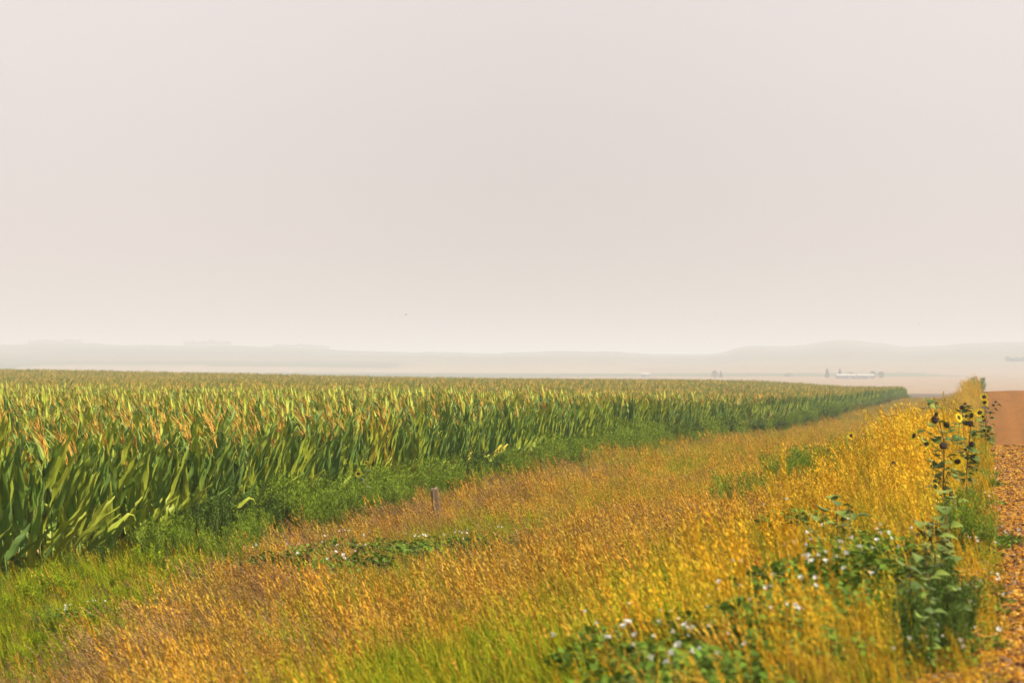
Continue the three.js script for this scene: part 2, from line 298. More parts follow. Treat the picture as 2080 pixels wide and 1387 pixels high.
{
  const r = rngOf(77), lists = nearPlans.map(() => []), cand = [];
  for (let k = 0; k < 110; k++) for (let D = 20; D < 150; D += 0.19) {
    const t = -12 - 0.76 * k + (r() - 0.5) * 0.16, d = D + (r() - 0.5) * 0.1, X = RX(d) + t, rnd = [r(), r(), r(), r(), r()];
    if (!inView(X, d, 1.5)) continue;
    cand.push({ X, D: d, k, t, rnd, edge: k < 2 && X > -0.181 * d });
  }
  const own = cand.filter((c) => c.edge).sort((a, b) => a.D - b.D).slice(0, 296); const ownSet = new Set(own);
  for (const c of cand) {
    const u = CX + F * c.X / c.D, tone = u > 745 && u < 795 && c.k < 2 && c.rnd[4] < 0.7 ? 2 : cornTone(c.X, c.D, c.rnd[0], c.rnd[4]), n = pick(tone, c.rnd[0]), s = 0.86 + 0.28 * c.rnd[1] + (c.k === 0 ? -0.04 : 0), ry = (c.rnd[2] - 0.5) * 1.6, p = V(c.X, groundAt(c.X, c.D) - 0.03, -c.D), rz = (c.rnd[3] - 0.35) * 0.14;
    if (!ownSet.has(c)) { lists[n].push({ p, ry, rz, s, sy: s * (0.95 + 0.12 * c.rnd[4]), c: cornTint(c.X, c.D) }); continue; }
    const yellow = tone === 2;
    const o = thing('corn_plant', yellow ? 'corn plant turning yellow and papery at the edge of the field' : tone ? 'yellow-green corn plant in the front rows of the field' : 'deep green corn plant in the front rows of the field', 'corn plant', p.x, p.y, p.z, yellow ? 'yellowing corn plants' : tone ? 'yellow-green corn plants of the front rows' : 'deep green corn plants of the front rows');
    o.rotation.set(0, ry, rz + (c.k === 0 ? -0.03 : 0)); o.scale.set(s, s * (0.95 + 0.12 * c.rnd[4]), s);
    const G = plantGeo[n], mat = M.corn;
    part(o, 'stalk', G.stalk, mat); for (const g of G.leaves) part(o, 'leaf', g, mat); part(o, 'tassel', G.tassel, mat); part(o, 'ear', G.ear, mat);
  }
  // farther rows: shorter rows of plants at a time, fewer faces
  const farGeos = [], farLists = [];
  for (let k = 0; k < 9; k++) {
    const gs = []; for (let j = 0; j < 4; j++) { const g = whole(cornPlan(900 + k * 31 + j * 7, 4, 8, k < 4 ? 0 : k < 8 ? 1 : 2)); g.rotateY((hash(k, j) - 0.5) * 1.4); const s = 0.92 + 0.2 * hash(j, k + 9); g.scale(s, s, s); g.translate((hash(k + 3, j) - 0.5) * 0.2, -0.03, (j - 1.5) * 0.2); gs.push(g); }
    farGeos.push(mergeGeometries(gs)); farLists.push([]);
  }
  for (let k = 0; k < 300; k++) for (let D = 150.4; D < 428; D += 0.8) {
    const t = -12 - 0.76 * k + (r() - 0.5) * 0.2, d = D + (r() - 0.5) * 0.3, X = RX(d) + t; if (!inView(X, d, 3)) continue;
    const q = r(), tone = cornTone(X, d, q, r()), n = tone === 0 ? Math.floor(q * 4) : tone === 1 ? 4 + Math.floor(q * 4) : 8, s = 0.9 + 0.22 * r(); farLists[n].push({ p: V(X, groundAt(X, d), -d), ry: -0.165 + (r() - 0.5) * 0.5, s, c: cornTint(X, d) });
  }
  stand('standing_corn', 'tall corn with orange tassels filling the field behind its front rows', 'corn', [...nearPlans.map(whole), ...farGeos], M.corn, [...lists, ...farLists]);
}

// ---------------------------------------------------------------- grasses
const GOLD = [0.64, 0.395, 0.025], STRAW = [0.51, 0.305, 0.04], BROWN = [0.30, 0.18, 0.075], LAWN = [0.193, 0.286, 0.0101], OLIVE = [0.336, 0.302, 0.0151];
function blade(gb, r, o, h, w, lean, col, seg = 3) {
  const a = r() * 6.28, out = V(Math.cos(a), 0, Math.sin(a)), side = V(-out.z, 0, out.x).applyAxisAngle(V(0, 1, 0), (r() - 0.5) * 2), pts = [], ws = [], sp = (0.1 + 0.35 * r()) * h, wl = lean * h * (0.6 + 0.8 * r());
  for (let k = 0; k <= seg; k++) { const s = k / seg; pts.push(o.clone().add(V(0, h * s * (1 - 0.18 * s), 0)).addScaledVector(out, sp * s * s).addScaledVector(WIND, wl * s * s)); ws.push(w * (1 - 0.85 * s * s)); }
  gb.strip(pts, side, ws, col); return pts[seg];
}
function panicle(gb, r, o, h, lean, col, headLen, n, spread, slen) {     // stem with a seed head
  const pts = [], a = r() * 6.28, out = V(Math.cos(a), 0, Math.sin(a)), sp = h * 0.15 * r(), wl = lean * h * (0.6 + 0.8 * r());
  for (let k = 0; k <= 3; k++) { const s = k / 3; pts.push(o.clone().add(V(0, h * s * (1 - 0.05 * s), 0)).addScaledVector(out, sp * s).addScaledVector(WIND, wl * s * s)); }
  gb.strip(pts, V(out.z, 0, -out.x), [0.0045, 0.004, 0.0035, 0.003], col);
  const d = pts[3].clone().sub(pts[2]).normalize();
  for (let k = 0; k < n; k++) {
    const f = k / n, q = pts[3].clone().addScaledVector(d, (f - 0.75) * headLen), b = r() * 6.28, dir = d.clone().add(V(Math.cos(b) * spread, 0.1 - 0.25 * spread * r(), Math.sin(b) * spread)).addScaledVector(WIND, 0.25).normalize();
    q.addScaledVector(dir, spread * 0.035 * r()); gb.leaflet(q, dir, slen * (0.8 + 0.5 * r()), slen * 0.34, V(r() - 0.5, r() - 0.5, r() - 0.5).normalize(), vary(col, r, 0.18));
  }
}
function tuft(seed, o) {
  const r = rngOf(seed), gb = new GB(), spot = () => { const a = r() * 6.28, q = o.rad * Math.sqrt(r()); return V(Math.cos(a) * q, -0.03, Math.sin(a) * q); };
  for (let k = 0; k < o.blades; k++) blade(gb, r, spot(), o.bh * (0.5 + 0.6 * r()), o.bw || 0.006, o.lean, vary(o.bc[Math.floor(r() * o.bc.length)], r, 0.2));
  for (let k = 0; k < o.heads; k++) panicle(gb, r, spot(), o.hh * (0.7 + 0.45 * r()), o.lean, vary(o.hc, r, 0.15), o.hl, o.hn, o.spread, o.sl);
  return gb.geo();
}
const kinds = {
  gold: { o: { rad: 0.15, blades: 9, bh: 0.38, bc: [GOLD, GOLD, OLIVE], lean: 0.14, heads: 7, hh: 0.62, hc: GOLD, hl: 0.2, hn: 20, spread: 0.7, sl: 0.029 }, label: 'tall golden grass with loose seed heads along the road edge', n: 5 },
  straw: { o: { rad: 0.15, blades: 13, bh: 0.28, bc: [STRAW, OLIVE, LAWN, LAWN], bw: 0.009, lean: 0.24, heads: 6, hh: 0.42, hc: STRAW, hl: 0.14, hn: 11, spread: 0.3, sl: 0.034 }, label: 'straw coloured grass with narrow seed heads on the verge', n: 5 },
  brown: { o: { rad: 0.17, blades: 24, bh: 0.28, bc: [BROWN, BROWN, STRAW], bw: 0.008, lean: 0.5, heads: 5, hh: 0.36, hc: BROWN, hl: 0.11, hn: 8, spread: 0.35, sl: 0.028 }, label: 'dead reddish brown grass matted along the ditch', n: 4 },
  green: { o: { rad: 0.15, blades: 24, bh: 0.34, bc: [LAWN, LAWN, LAWN, OLIVE], bw: 0.009, lean: 0.18, heads: 2, hh: 0.4, hc: OLIVE, hl: 0.1, hn: 8, spread: 0.25, sl: 0.028 }, label: 'fresh green grass growing through the straw', n: 4 },
};
const NAMES = { gold: 'golden_grass', straw: 'straw_grass', brown: 'brown_grass', green: 'green_grass' };
const weedEdge = (D) => lerp(-8.1, -10.7, smooth(24, 46, D)) + 0.9 * (fbm(D * 0.25, 17) - 0.5);
function grassKind(t, D, q) {
  if (D > 75 && t < -2.5 && t > weedEdge(D) && q < 0.5) return 'green';
  const n = fbm(t * 0.45 + 20, D * 0.16), n2 = fbm(t * 0.8 + 5, D * 0.3 + 60), e = weedEdge(D);
  if (t < e) return q < (D < 40 ? 0.97 : 0.75) ? 'green' : 'straw';
  if (t < e + 1.5 + 1.2 * (n - 0.5)) return q < 0.75 ? 'brown' : 'straw';
  if (t > -0.25) return q < 0.6 ? 'green' : 'gold';
  if (t > -1.9 - 0.8 * (n2 - 0.5)) { if (D < 24 && t < -1.1) return q < 0.55 ? 'green' : q < 0.8 ? 'straw' : 'gold'; return n2 > 0.56 && q < 0.6 ? 'green' : q < 0.8 ? 'gold' : 'straw'; }
  if (D < 27 && t > -5) { const g = smooth(29, 21, D + 1.0 * Math.abs(t + 2.6)) * 0.85 + 0.15 * (n2 > 0.5); return q < g ? 'green' : 'straw'; }
  if (D > 36 && D < 49 && t < -6.6 && t > -9.2) return q < 0.7 ? 'green' : 'brown';
  if (n > 0.49) return q < 0.55 ? 'green' : 'straw';
  if (t < -4.5 && q < 0.4) return 'brown';
  if (n < 0.42) return q < 0.45 ? 'brown' : 'straw';
  return t > -3.4 && q < 0.25 ? 'gold' : q > 0.85 ? 'green' : 'straw';
}
// ---------------------------------------------------------------- feathery weed bushes at the foot of the corn
function weedBush(seed, h, stems, col, lw = 0.012, ll = 0.05) {
  const r = rngOf(seed), st = new GB(), fo = new GB();
  for (let k = 0; k < stems; k++) {
    const a = r() * 6.28, e = (0.15 + 0.55 * r()), hh = h * (0.6 + 0.45 * r()), d = V(Math.cos(a) * e, 1, Math.sin(a) * e).addScaledVector(WIND, 0.12).normalize(), o = V(Math.cos(a) * 0.05, -0.02, Math.sin(a) * 0.05), m = o.clone().addScaledVector(d, hh * 0.55), t = m.clone().addScaledVector(d.clone().add(V(0, 0.35, 0)).addScaledVector(WIND, 0.12).normalize(), hh * 0.5);
    st.spike(o, m, 0.004, [0.25, 0.24, 0.06], 0.003); st.spike(m, t, 0.003, [0.2, 0.25, 0.05], 0.001);
    const c = vary(col, r, 0.25), n = 26;
    for (let j = 0; j < n; j++) {
      const f = 0.18 + 0.82 * j / n, q = f < 0.55 ? o.clone().lerp(m, f / 0.55) : m.clone().lerp(t, (f - 0.55) / 0.45), b = r() * 6.28, w = V(Math.cos(b), 0.7 + 0.5 * r(), Math.sin(b)).normalize(), tw = 0.10 * (1 - f * 0.7) * r() * h;
      const s = q.clone().addScaledVector(w, tw);
      for (let i = 0; i < 3; i++) { const g = r() * 6.28, w2 = w.clone().add(V(Math.cos(g) * 0.8, 0.3 * r(), Math.sin(g) * 0.8)).normalize(); fo.leaflet(q.clone().lerp(s, (i + 1) / 3), w2, ll * (0.7 + 0.6 * r()), lw, V(r() - 0.5, r(), r() - 0.5).normalize(), vary(c, r, 0.15)); }
    }
  }
  return { stems: st.geo(), foliage: fo.geo() };
}
const KOCHIA = [0.18, 0.26, 0.02], DEEP = [0.08, 0.136, 0.02], FRESH = [0.272, 0.352, 0.0112];
const CLEAR = [];
const bushes = { mid: [1, 2, 3].map((k) => weedBush(40 + k, 0.7, 34, KOCHIA)), deep: [1, 2].map((k) => weedBush(60 + k, 0.7, 38, DEEP)), fresh: [1, 2].map((k) => weedBush(80 + k, 0.5, 30, FRESH)) };
function bush(sort, X, D, s, ry, label, group) {
  const B = bushes[sort], g = B[Math.floor(hash(Math.round(X * 50), Math.round(D * 50)) * B.length)], o = thing('weed_bush', label, 'weed', X, groundAt(X, D), -D, group);
  CLEAR.push([X, D, 0.45 * s]); o.rotation.y = ry; o.scale.setScalar(s); part(o, 'stem', g.stems, M.solid); part(o, 'foliage', g.foliage, M.leaf); return o;
}
{
  const r = rngOf(91);
  for (let D = 24; D < 130; D += 0.62 + D * 0.006) {
    const e = weedEdge(D), rows = D < 60 ? 3 : 2;
    for (let k = 0; k < rows; k++) {
      const t = lerp(e - 0.15, -11.9, (k + 0.2 + 0.7 * r()) / rows), X = RX(D) + t, d = D + (r() - 0.5) * 0.5; if (!inView(X, d, 0.3)) continue;
      const n = fbm(d * 0.22, 77), sort = d < 37 ? (r() < 0.75 ? 'fresh' : 'mid') : n > 0.5 && k > 0 ? 'deep' : 'mid';
      bush(sort, X, d, (0.45 + 0.75 * r()) * (k === 0 ? 0.75 : 1) * lerp(0.62, 1.3, smooth(34, 44, d)) * lerp(1, 1.15, smooth(52, 75, d)), (r() - 0.5) * 3, sort === 'fresh' ? 'bright green feathery weed in the ditch before the corn' : sort === 'deep' ? 'dark green bushy weed crowding the foot of the corn' : 'mid green feathery weed between the ditch and the corn', { fresh: 'bright', deep: 'dark', mid: 'plain green' }[sort] + ' weeds at the foot of the corn');
    }
  }
  for (let k = 0; k < 48; k++) { const D = 40 + 20 * r(), t = -4.2 + 3.2 * r(); bush(r() < 0.7 ? 'mid' : 'fresh', RX(D) + t, D, 0.55 + 0.65 * r(), r() * 6, 'low green weed among the golden grass of the verge', 'green weeds in the verge'); }
  for (const [u, D, s] of [[1990, 51, 0.5], [2002, 47, 0.4], [1975, 44, 0.55], [1990, 38.5, 0.4], [2008, 39, 0.3], [1965, 31, 0.5], [1945, 27, 0.6], [1962, 26, 0.55], [1985, 25.2, 0.5], [2005, 25.6, 0.4], [1930, 24, 0.5], [1970, 55, 0.6], [1990, 60, 0.6], [2012, 63, 0.45], [1915, 19, 0.5], [1935, 18.2, 0.45], [1955, 17.6, 0.35], [1900, 16.6, 0.5], [1930, 15.8, 0.4]]) { const p = standAt(u, D); bush(D < 24.5 ? 'deep' : 'mid', p.x, D, s * 1.2, r() * 6, 'small green weed on the edge of the gravel', 'weeds on the gravel edge'); }
  for (const [u, D, s] of [[1850, 23, 0.6], [1905, 21, 0.5], [1870, 18.5, 0.6], [1840, 16.4, 0.7], [1870, 15.6, 0.5], [1720, 23.4, 0.8], [1690, 22.6, 0.7], [1745, 24.4, 0.7], [1660, 22, 0.6], [1560, 20.5, 0.5], [1480, 19.8, 0.5], [1600, 18.2, 0.6]]) { const p = standAt(u, D); bush('deep', p.x, D, s * 0.8, r() * 6, 'dark weed tangled in the golden grass near the gravel', 'dark weeds in the golden grass'); }
  for (const [u, D, s] of [[1984, 252, 2.2], [1976, 256, 1.8], [1968, 258, 1.4], [1992, 250, 1.4], [1900, 300, 1.5], [1880, 318, 1.6], [1920, 285, 1.2]]) { const p = standAt(u, D); bush('mid', p.x, D, s, r() * 6, 'tall weed on the crest beside the road', 'weeds on the far crest'); }
  for (const [u, D, s] of [[1838, 400, 1.3], [1826, 405, 1.3], [1815, 395, 1.4], [1805, 380, 1.4], [1795, 360, 1.8], [1770, 300, 1.6], [1745, 270, 1.6], [1715, 235, 1.5], [1690, 205, 1.6], [1670, 190, 1.6], [1640, 170, 1.5], [1610, 158, 1.4], [1585, 146, 1.4], [1550, 138, 1.3]]) for (let k = 0; k < 3; k++) { const p = standAt(u + k * 7 - 5, D + k * 2); bush(k ? 'mid' : 'deep', p.x, D + k * 2, s * (1.1 + 0.3 * r()), r() * 6, 'big dark weed at the far end of the corn edge', 'big weeds along the far corn edge'); }
}

// ---------------------------------------------------------------- white bindweed
function bindweed(seed, rad, leaves, flowers, hgt) {
  const r = rngOf(seed), st = new GB(), fo = new GB(), fl = [];
  for (let k = 0; k < 9; k++) { const a = r() * 6.28, pts = []; for (let j = 0; j < 5; j++) pts.push(V(Math.cos(a + j * 0.2) * rad * j / 4.5, 0.02 + hgt * 0.5 * Math.sin(j * 0.7), Math.sin(a + j * 0.2) * rad * j / 4.5)); st.tube(pts, [0.003, 0.003, 0.0025, 0.002, 0.001], [0.16, 0.2, 0.05], 3); }
  for (let k = 0; k < leaves; k++) {
    const a = r() * 6.28, q = rad * Math.sqrt(r()), o = V(Math.cos(a) * q, hgt * (0.25 + 0.75 * r()) * (1 - 0.6 * (q / rad) ** 2), Math.sin(a) * q), b = r() * 6.28, d = V(Math.cos(b), 1.2 * (r() - 0.4), Math.sin(b)).normalize();
    fo.leaflet(o, d, 0.05 + 0.03 * r(), 0.042 + 0.015 * r(), V((r() - 0.5) * 2.2, 1, 0.6 + (r() - 0.5) * 2.2).normalize(), vary([0.10, 0.165, 0.018], r, 0.45));
  }
  for (let k = 0; k < flowers; k++) {
    const a = r() * 6.28, q = rad * 0.95 * Math.sqrt(r()); fl.push([V(Math.cos(a) * q, hgt * (1.15 + 0.35 * r()) * (1 - 0.5 * (q / rad) ** 2) + 0.06, Math.sin(a) * q), (r() - 0.5) * 1.1, (r() - 0.2) * 1.2]);
  }
  return { stems: st.geo(), foliage: fo.geo(), flowers: fl };
}
const flowerGeo = (() => { const g = new THREE.LatheGeometry([[0.002, -0.022], [0.004, -0.012], [0.009, -0.002], [0.018, 0.004], [0.021, 0.0055]].map((p) => new THREE.Vector2(...p)), 10); const n = g.attributes.position.count, c = new Float32Array(n * 3); for (let i = 0; i < n; i++) c.set([0.7, 0.69, 0.67], i * 3); g.setAttribute('color', new THREE.BufferAttribute(c, 3)); return g; })();
const vines = [0, 1, 2, 3, 4].map((k) => bindweed(500 + k * 7, 0.42, 240, [5, 7, 4, 6, 4][k], 0.2));
function vine(n, X, D, s, label, group, lift = 0) {
  const B = vines[n % 5], o = thing('bindweed', label, 'bindweed', X, groundAt(X, D) + lift, -D, group); CLEAR.push([X, D, 0.29 * s]); o.rotation.y = n * 1.7; o.scale.setScalar(s);
  part(o, 'stem', B.stems, M.solid); part(o, 'foliage', B.foliage, M.leaf);
  for (const [p, rx, rz] of B.flowers) { const f = part(o, 'flower', flowerGeo, M.petal); f.position.copy(p); f.rotation.set(0.5 + rx, 0, rz); f.scale.setScalar((0.5 + 0.5 * hash(n, Math.round(p.x * 500))) / Math.sqrt(s)); }
}
{
  let n = 0;
  for (const [u, v] of [[620, 1150], [690, 1130], [740, 1160], [790, 1128], [850, 1135], [900, 1120], [950, 1125], [1000, 1118], [660, 1175], [560, 1165]]) { const D = F * (EYE + 1.0) / (v - HOR); vine(n++, D * (u - CX) / F, D, 1.1, 'bindweed with white flowers in the green dip before the corn', 'bindweed in the dip', 0.16); }
  for (const [u, v] of [[1290, 1290], [1360, 1330], [1440, 1350], [1500, 1290], [1330, 1385], [1560, 1240], [1250, 1330], [1420, 1270], [1480, 1385], [1620, 1300]]) { let D = 20; for (let i = 0; i < 8; i++) D = F * (EYE - groundAt(D * (u - CX) / F, D) - 0.25) / (v - HOR); vine(n++, D * (u - CX) / F, D, 0.95, 'bindweed with white flowers in the bright green grass', 'bindweed in the green grass', 0.16); }
  for (const [u, v] of [[1600, 1170], [1660, 1150], [1640, 1200], [1720, 1120], [1690, 1180], [1760, 1100], [1580, 1230], [1620, 1050], [1740, 1150]]) { let D = 22; for (let i = 0; i < 8; i++) D = F * (EYE - groundAt(D * (u - CX) / F, D) - 0.4) / (v - HOR); vine(n++, D * (u - CX) / F, D, 0.95, 'dark bindweed with white flowers climbing the golden grass', 'bindweed in the golden grass', 0.3); }
  for (const [u, D] of [[1995, 50], [2005, 44], [2015, 39.5], [1990, 41], [2018, 26.2], [1998, 25.4], [2034, 25.8], [2046, 26.3], [1972, 24.6], [1968, 20.4], [1985, 19.4], [1985, 36], [2002, 34], [1950, 19.2], [1975, 18.6], [1925, 17.8], [1960, 16.3], [1900, 15.4], [1880, 16.2]]) { const p = standAt(u, D); vine(n++, p.x, D, 0.62, 'bindweed mat with white flowers creeping onto the gravel', 'bindweed on the gravel edge', 0.01); }
  for (const [u, v] of [[150, 1290], [205, 1280], [400, 1210]]) { const D = F * (EYE + 1.0) / (v - HOR - 10); vine(n++, D * (u - CX) / F, D, 0.5, 'small bindweed with white flowers beside the brown grass', 'bindweed by the brown grass', 0.2); }
}

// ---------------------------------------------------------------- sunflowers
const broadLeaf = (() => { const gb = new GB(), c = [1, 1, 1], W = [0, 0.34, 0.42, 0.38, 0.27, 0.14, 0], pr = []; for (let k = 0; k <= 6; k++) { const s = k / 6, w = W[k], y = 0.06 * Math.sin(s * 3) - 0.16 * s * s; const a = gb.v(V(s, y + w * 0.3, -w), c), b = gb.v(V(s, y, 0), c), e = gb.v(V(s, y + w * 0.3, w), c); pr.push([a, b, e]); if (k) { const p = pr[k - 1], q = pr[k]; gb.tri(p[0], p[1], q[1]); gb.tri(p[0], q[1], q[0]); gb.tri(p[1], p[2], q[2]); gb.tri(p[1], q[2], q[1]); } } return gb.geo(); })();
const discGeo = (() => { const g = new THREE.LatheGeometry([[0, -0.45], [0.35, -0.42], [0.8, -0.2], [1, 0.08], [0.92, 0.28], [0.6, 0.42], [0.25, 0.44], [0, 0.4]].map((p) => new THREE.Vector2(...p)), 14); return g; })();
const bractGeo = (() => { const gb = new GB(), r = rngOf(3); for (let k = 0; k < 12; k++) { const a = k / 12 * 6.28; gb.leaflet(V(Math.cos(a) * 0.5, -0.42, Math.sin(a) * 0.5), V(Math.cos(a), 0.15 + 0.4 * r(), Math.sin(a)).normalize(), 0.95, 0.42, V(0, 1, 0), [0.12, 0.18, 0.04]); } return gb.geo(); })();
const rayGeo = (() => { const gb = new GB(), r = rngOf(8); for (let k = 0; k < 15; k++) { const a = k / 15 * 6.28 + (r() - 0.5) * 0.2; gb.leaflet(V(Math.cos(a) * 0.85, 0.05, Math.sin(a) * 0.85), V(Math.cos(a), 0.1 + 0.3 * (r() - 0.5), Math.sin(a)).normalize(), 1.5 + 0.5 * r(), 0.62, V(0, 1, 0), vary([0.85, 0.66, 0.015], r, 0.06)); } return gb.geo(); })();
const discMat = std({ color: new THREE.Color(0.035, 0.02, 0.012), roughness: 0.95 });
const sunLeaf = [[0.10, 0.155, 0.025], [0.065, 0.11, 0.02], [0.17, 0.23, 0.03]].map((c) => phys({ color: new THREE.Color(...c), roughness: 0.75, transmission: 0.2, specularIntensity: 0.4 }));
// stems: [[u,v]...] polylines, heads: [u, v, radius px, petals, facing yaw, pitch], leaves: [u, v, length px, angle deg]
function sunflower(label, u0, D, stems, heads, leaves, group) {
  const r = rngOf(Math.round(u0 * 7 + D)), b = standAt(u0, D), o = thing('sunflower_plant', label, 'sunflower', b.x, b.y, b.z, group), px = D / F; CLEAR.push([b.x, D, 0.22]);
  const L = (u, v, dz = 0) => at(u, v, D).sub(b).add(V(0, 0, dz));
  for (const s of stems) { const gb = new GB(), dz = (r() - 0.5) * 0.1, pts = s[0] === 'base' ? [V(0, -0.04, 0), ...s.slice(1).map((q, i) => L(q[0], q[1], dz * (i + 1) / s.length))] : s.map((q, i) => L(q[0], q[1], dz * i / s.length)); gb.tube(pts, pts.map((_, i) => lerp(s[0] === 'base' ? 0.011 : 0.006, 0.0035, i / (pts.length - 1))), s[0] === 'base' ? [0.2, 0.13, 0.05] : [0.22, 0.25, 0.05], 5); part(o, 'stem', gb.geo(), M.solid); }
  for (const [u, v, rp, petals, yaw, pitch] of heads) {
    const h = part(o, 'flower_head', discGeo, discMat); h.position.copy(L(u, v, 0.03)); h.scale.setScalar(rp * px * (petals ? 0.66 : 0.82)); h.rotation.set(pitch ?? 1.2, 0, yaw ?? 0);
    part(h, 'bracts', bractGeo, M.leaf); if (petals) part(h, 'petals', rayGeo, M.petal);
  }
  const extra = []; if (heads.length > 6) for (let k = 0; k < 34; k++) { const s = stems[Math.floor(r() * stems.length)].filter(Array.isArray), q = s[Math.floor(r() * s.length)], f = r(); extra.push([lerp(q[0], u0, 0.3 * f) + (r() - 0.5) * 6, lerp(q[1], q[1] + 60, f * f), (14 + 12 * r()) * (D > 50 ? 0.6 : 1), (r() < 0.5 ? 0 : 180) + (r() - 0.5) * 70]); }
  for (const [u, v, len, ang] of [...leaves, ...extra]) { const l = part(o, 'leaf', broadLeaf, sunLeaf[Math.floor(r() * 3)]); l.position.copy(L(u, v, (r() - 0.5) * 0.1)); l.scale.setScalar(len * px); l.rotation.set((r() - 0.3) * 1.0, 0, ang * Math.PI / 180); l.rotateY((r() - 0.5) * 0.8); }
}
sunflower('tall sunflower with mostly bare dark heads leaning over the road edge', 1914, 28,
  [['base', [1916, 1010], [1919, 940], [1918, 890], [1908, 850], [1900, 815]], [[1918, 890], [1903, 862], [1888, 822]], [[1917, 920], [1890, 900], [1858, 880]], [[1918, 940], [1900, 918], [1880, 902]], [[1918, 900], [1930, 870], [1924, 862]], [[1916, 985], [1935, 940], [1946, 900], [1950, 850]], [[1916, 1000], [1930, 960], [1945, 935]], [[1917, 960], [1900, 955], [1892, 946]]],
  [[1899, 853, 9, 0, 0.1, 1.3], [1902, 842, 5, 0, 0.6, 0.8], [1923, 863, 8, 0, -0.2, 1.2], [1917, 905, 10, 0, 0, 1.2], [1857, 885, 8, 1, 0.9, 1.0], [1882, 902, 8, 1, 0.1, 0.9], [1945, 937, 10, 1, 0, 2.2], [1892, 947, 6, 1, 1.3, 0.6], [1948, 848, 7, 1, -0.7, 1.1], [1934, 1003, 7, 0, 0, 1.4], [1903, 818, 4, 0, 0.3, 0.3], [1887, 820, 4, 0, 0.5, 0.3]],
  [[1914, 886, 26, 172], [1916, 893, 26, 185], [1898, 880, 18, 165], [1885, 895, 22, 150], [1925, 872, 20, 20], [1935, 895, 30, 5], [1930, 880, 18, 30], [1920, 935, 30, 215], [1922, 930, 26, 20], [1930, 955, 34, -15], [1925, 960, 36, -25], [1915, 958, 24, 205], [1914, 970, 26, 200], [1913, 982, 24, 215], [1916, 990, 20, -20], [1920, 1015, 26, -10], [1918, 1040, 24, 200], [1914, 1050, 22, -30], [1905, 840, 14, 120], [1900, 860, 16, 190], [1918, 1060, 24, 195], [1912, 925, 20, 160]]);
sunflower('branching sunflower with dark heads and yellow petals behind the bare-headed one', 1966, 36,
  [['base', [1964, 960], [1968, 910], [1972, 870], [1968, 830]], [[1968, 900], [1980, 870], [1984, 848]], [[1966, 930], [1958, 880], [1956, 832]], [[1967, 920], [1976, 905]]],
  [[1955, 828, 6, 0, 0.2, 1.2], [1961, 820, 4, 0, 0, 0.8], [1974, 844, 8, 1, 0.8, 1.1], [1972, 860, 7.5, 0, 0, 1.2], [1991, 838, 7, 1, 0.3, 1.0], [1974, 902, 7, 0, 0.4, 1.2], [1964, 858, 5, 0, -0.5, 1.0]],
  [[1968, 868, 18, 10], [1970, 880, 22, -15], [1966, 890, 20, 170], [1962, 915, 24, 190], [1966, 925, 26, -20], [1966, 945, 26, 10], [1964, 960, 24, 185], [1966, 975, 26, -10], [1960, 850, 14, 40], [1974, 888, 18, 20]]);
sunflower('slender sunflower with two yellow heads at the top by the gravel', 2003, 57,
  [['base', [2003, 880], [2004, 850], [2001, 807]], [[2003, 870], [2012, 845], [2024, 816]], [[2003, 885], [2008, 875]]],
  [[2000, 806, 6, 1, 0, 1.4], [2001, 817, 6, 1, 0.2, 2.0], [2024, 816, 3.5, 0, 0, 0.6], [2019, 823, 3.5, 0, 0, 0.8], [2008, 876, 4, 1, 0, 1.4], [1998, 846, 4.5, 1, 0.3, 1.2], [1999, 852, 4, 0, 0, 1.3]],
  [[2004, 830, 14, 200], [2005, 840, 16, 10], [2003, 855, 16, 190], [2010, 842, 12, 20], [2004, 868, 18, -15], [2003, 880, 18, 195], [2004, 895, 18, 10], [2002, 905, 16, 180]]);
sunflower('single dark-headed sunflower with a few petals rising from the straw', 1731, 50, [['base', [1731, 930], [1730, 890]]], [[1730, 885, 6, 1, 0.1, 1.3]], [[1731, 910, 14, 20], [1731, 920, 16, 170], [1731, 935, 18, -10]]);
sunflower('nodding black sunflower head low in the golden grass', 1816, 36, [['base', [1816, 980], [1815, 945]]], [[1815, 942, 7, 0, 0.2, 1.3]], [[1816, 960, 18, 15], [1816, 972, 20, 190], [1816, 950, 14, 170]]);
sunflower('tiny dark sunflower head standing above the weeds of the verge', 1623, 54, [['base', [1623, 955], [1623, 928]]], [[1623, 925, 5, 0, 0.2, 1.2]], [[1623, 945, 14, 15], [1623, 955, 16, 190]]);
sunflower('yellow sunflower growing in the dark weeds beside the yellowing corn', 742, 50.5, [['base', [742, 1000], [744, 940]], [[742, 985], [728, 962]]], [[744, 940, 4.2, 1, 0.5, 0.7], [728, 962, 5, 1, 0.1, 1.3]], [[742, 960, 16, 20], [742, 975, 18, 170], [742, 990, 20, -10], [742, 1005, 20, 190]]);
sunflower('sunflower with three small yellow heads below the darker corn', 1455, 101, [['base', [1454, 925], [1463, 903]], [[1454, 930], [1440, 913]], [[1454, 928], [1478, 912]]], [[1464, 902, 3.6, 1, 0, 1.1], [1438, 912, 3.6, 1, 0.2, 1.2], [1480, 911, 3.6, 1, -0.2, 1.2]], [[1454, 925, 14, 20], [1454, 930, 14, 160], [1454, 938, 16, -10], [1454, 945, 16, 190]]);
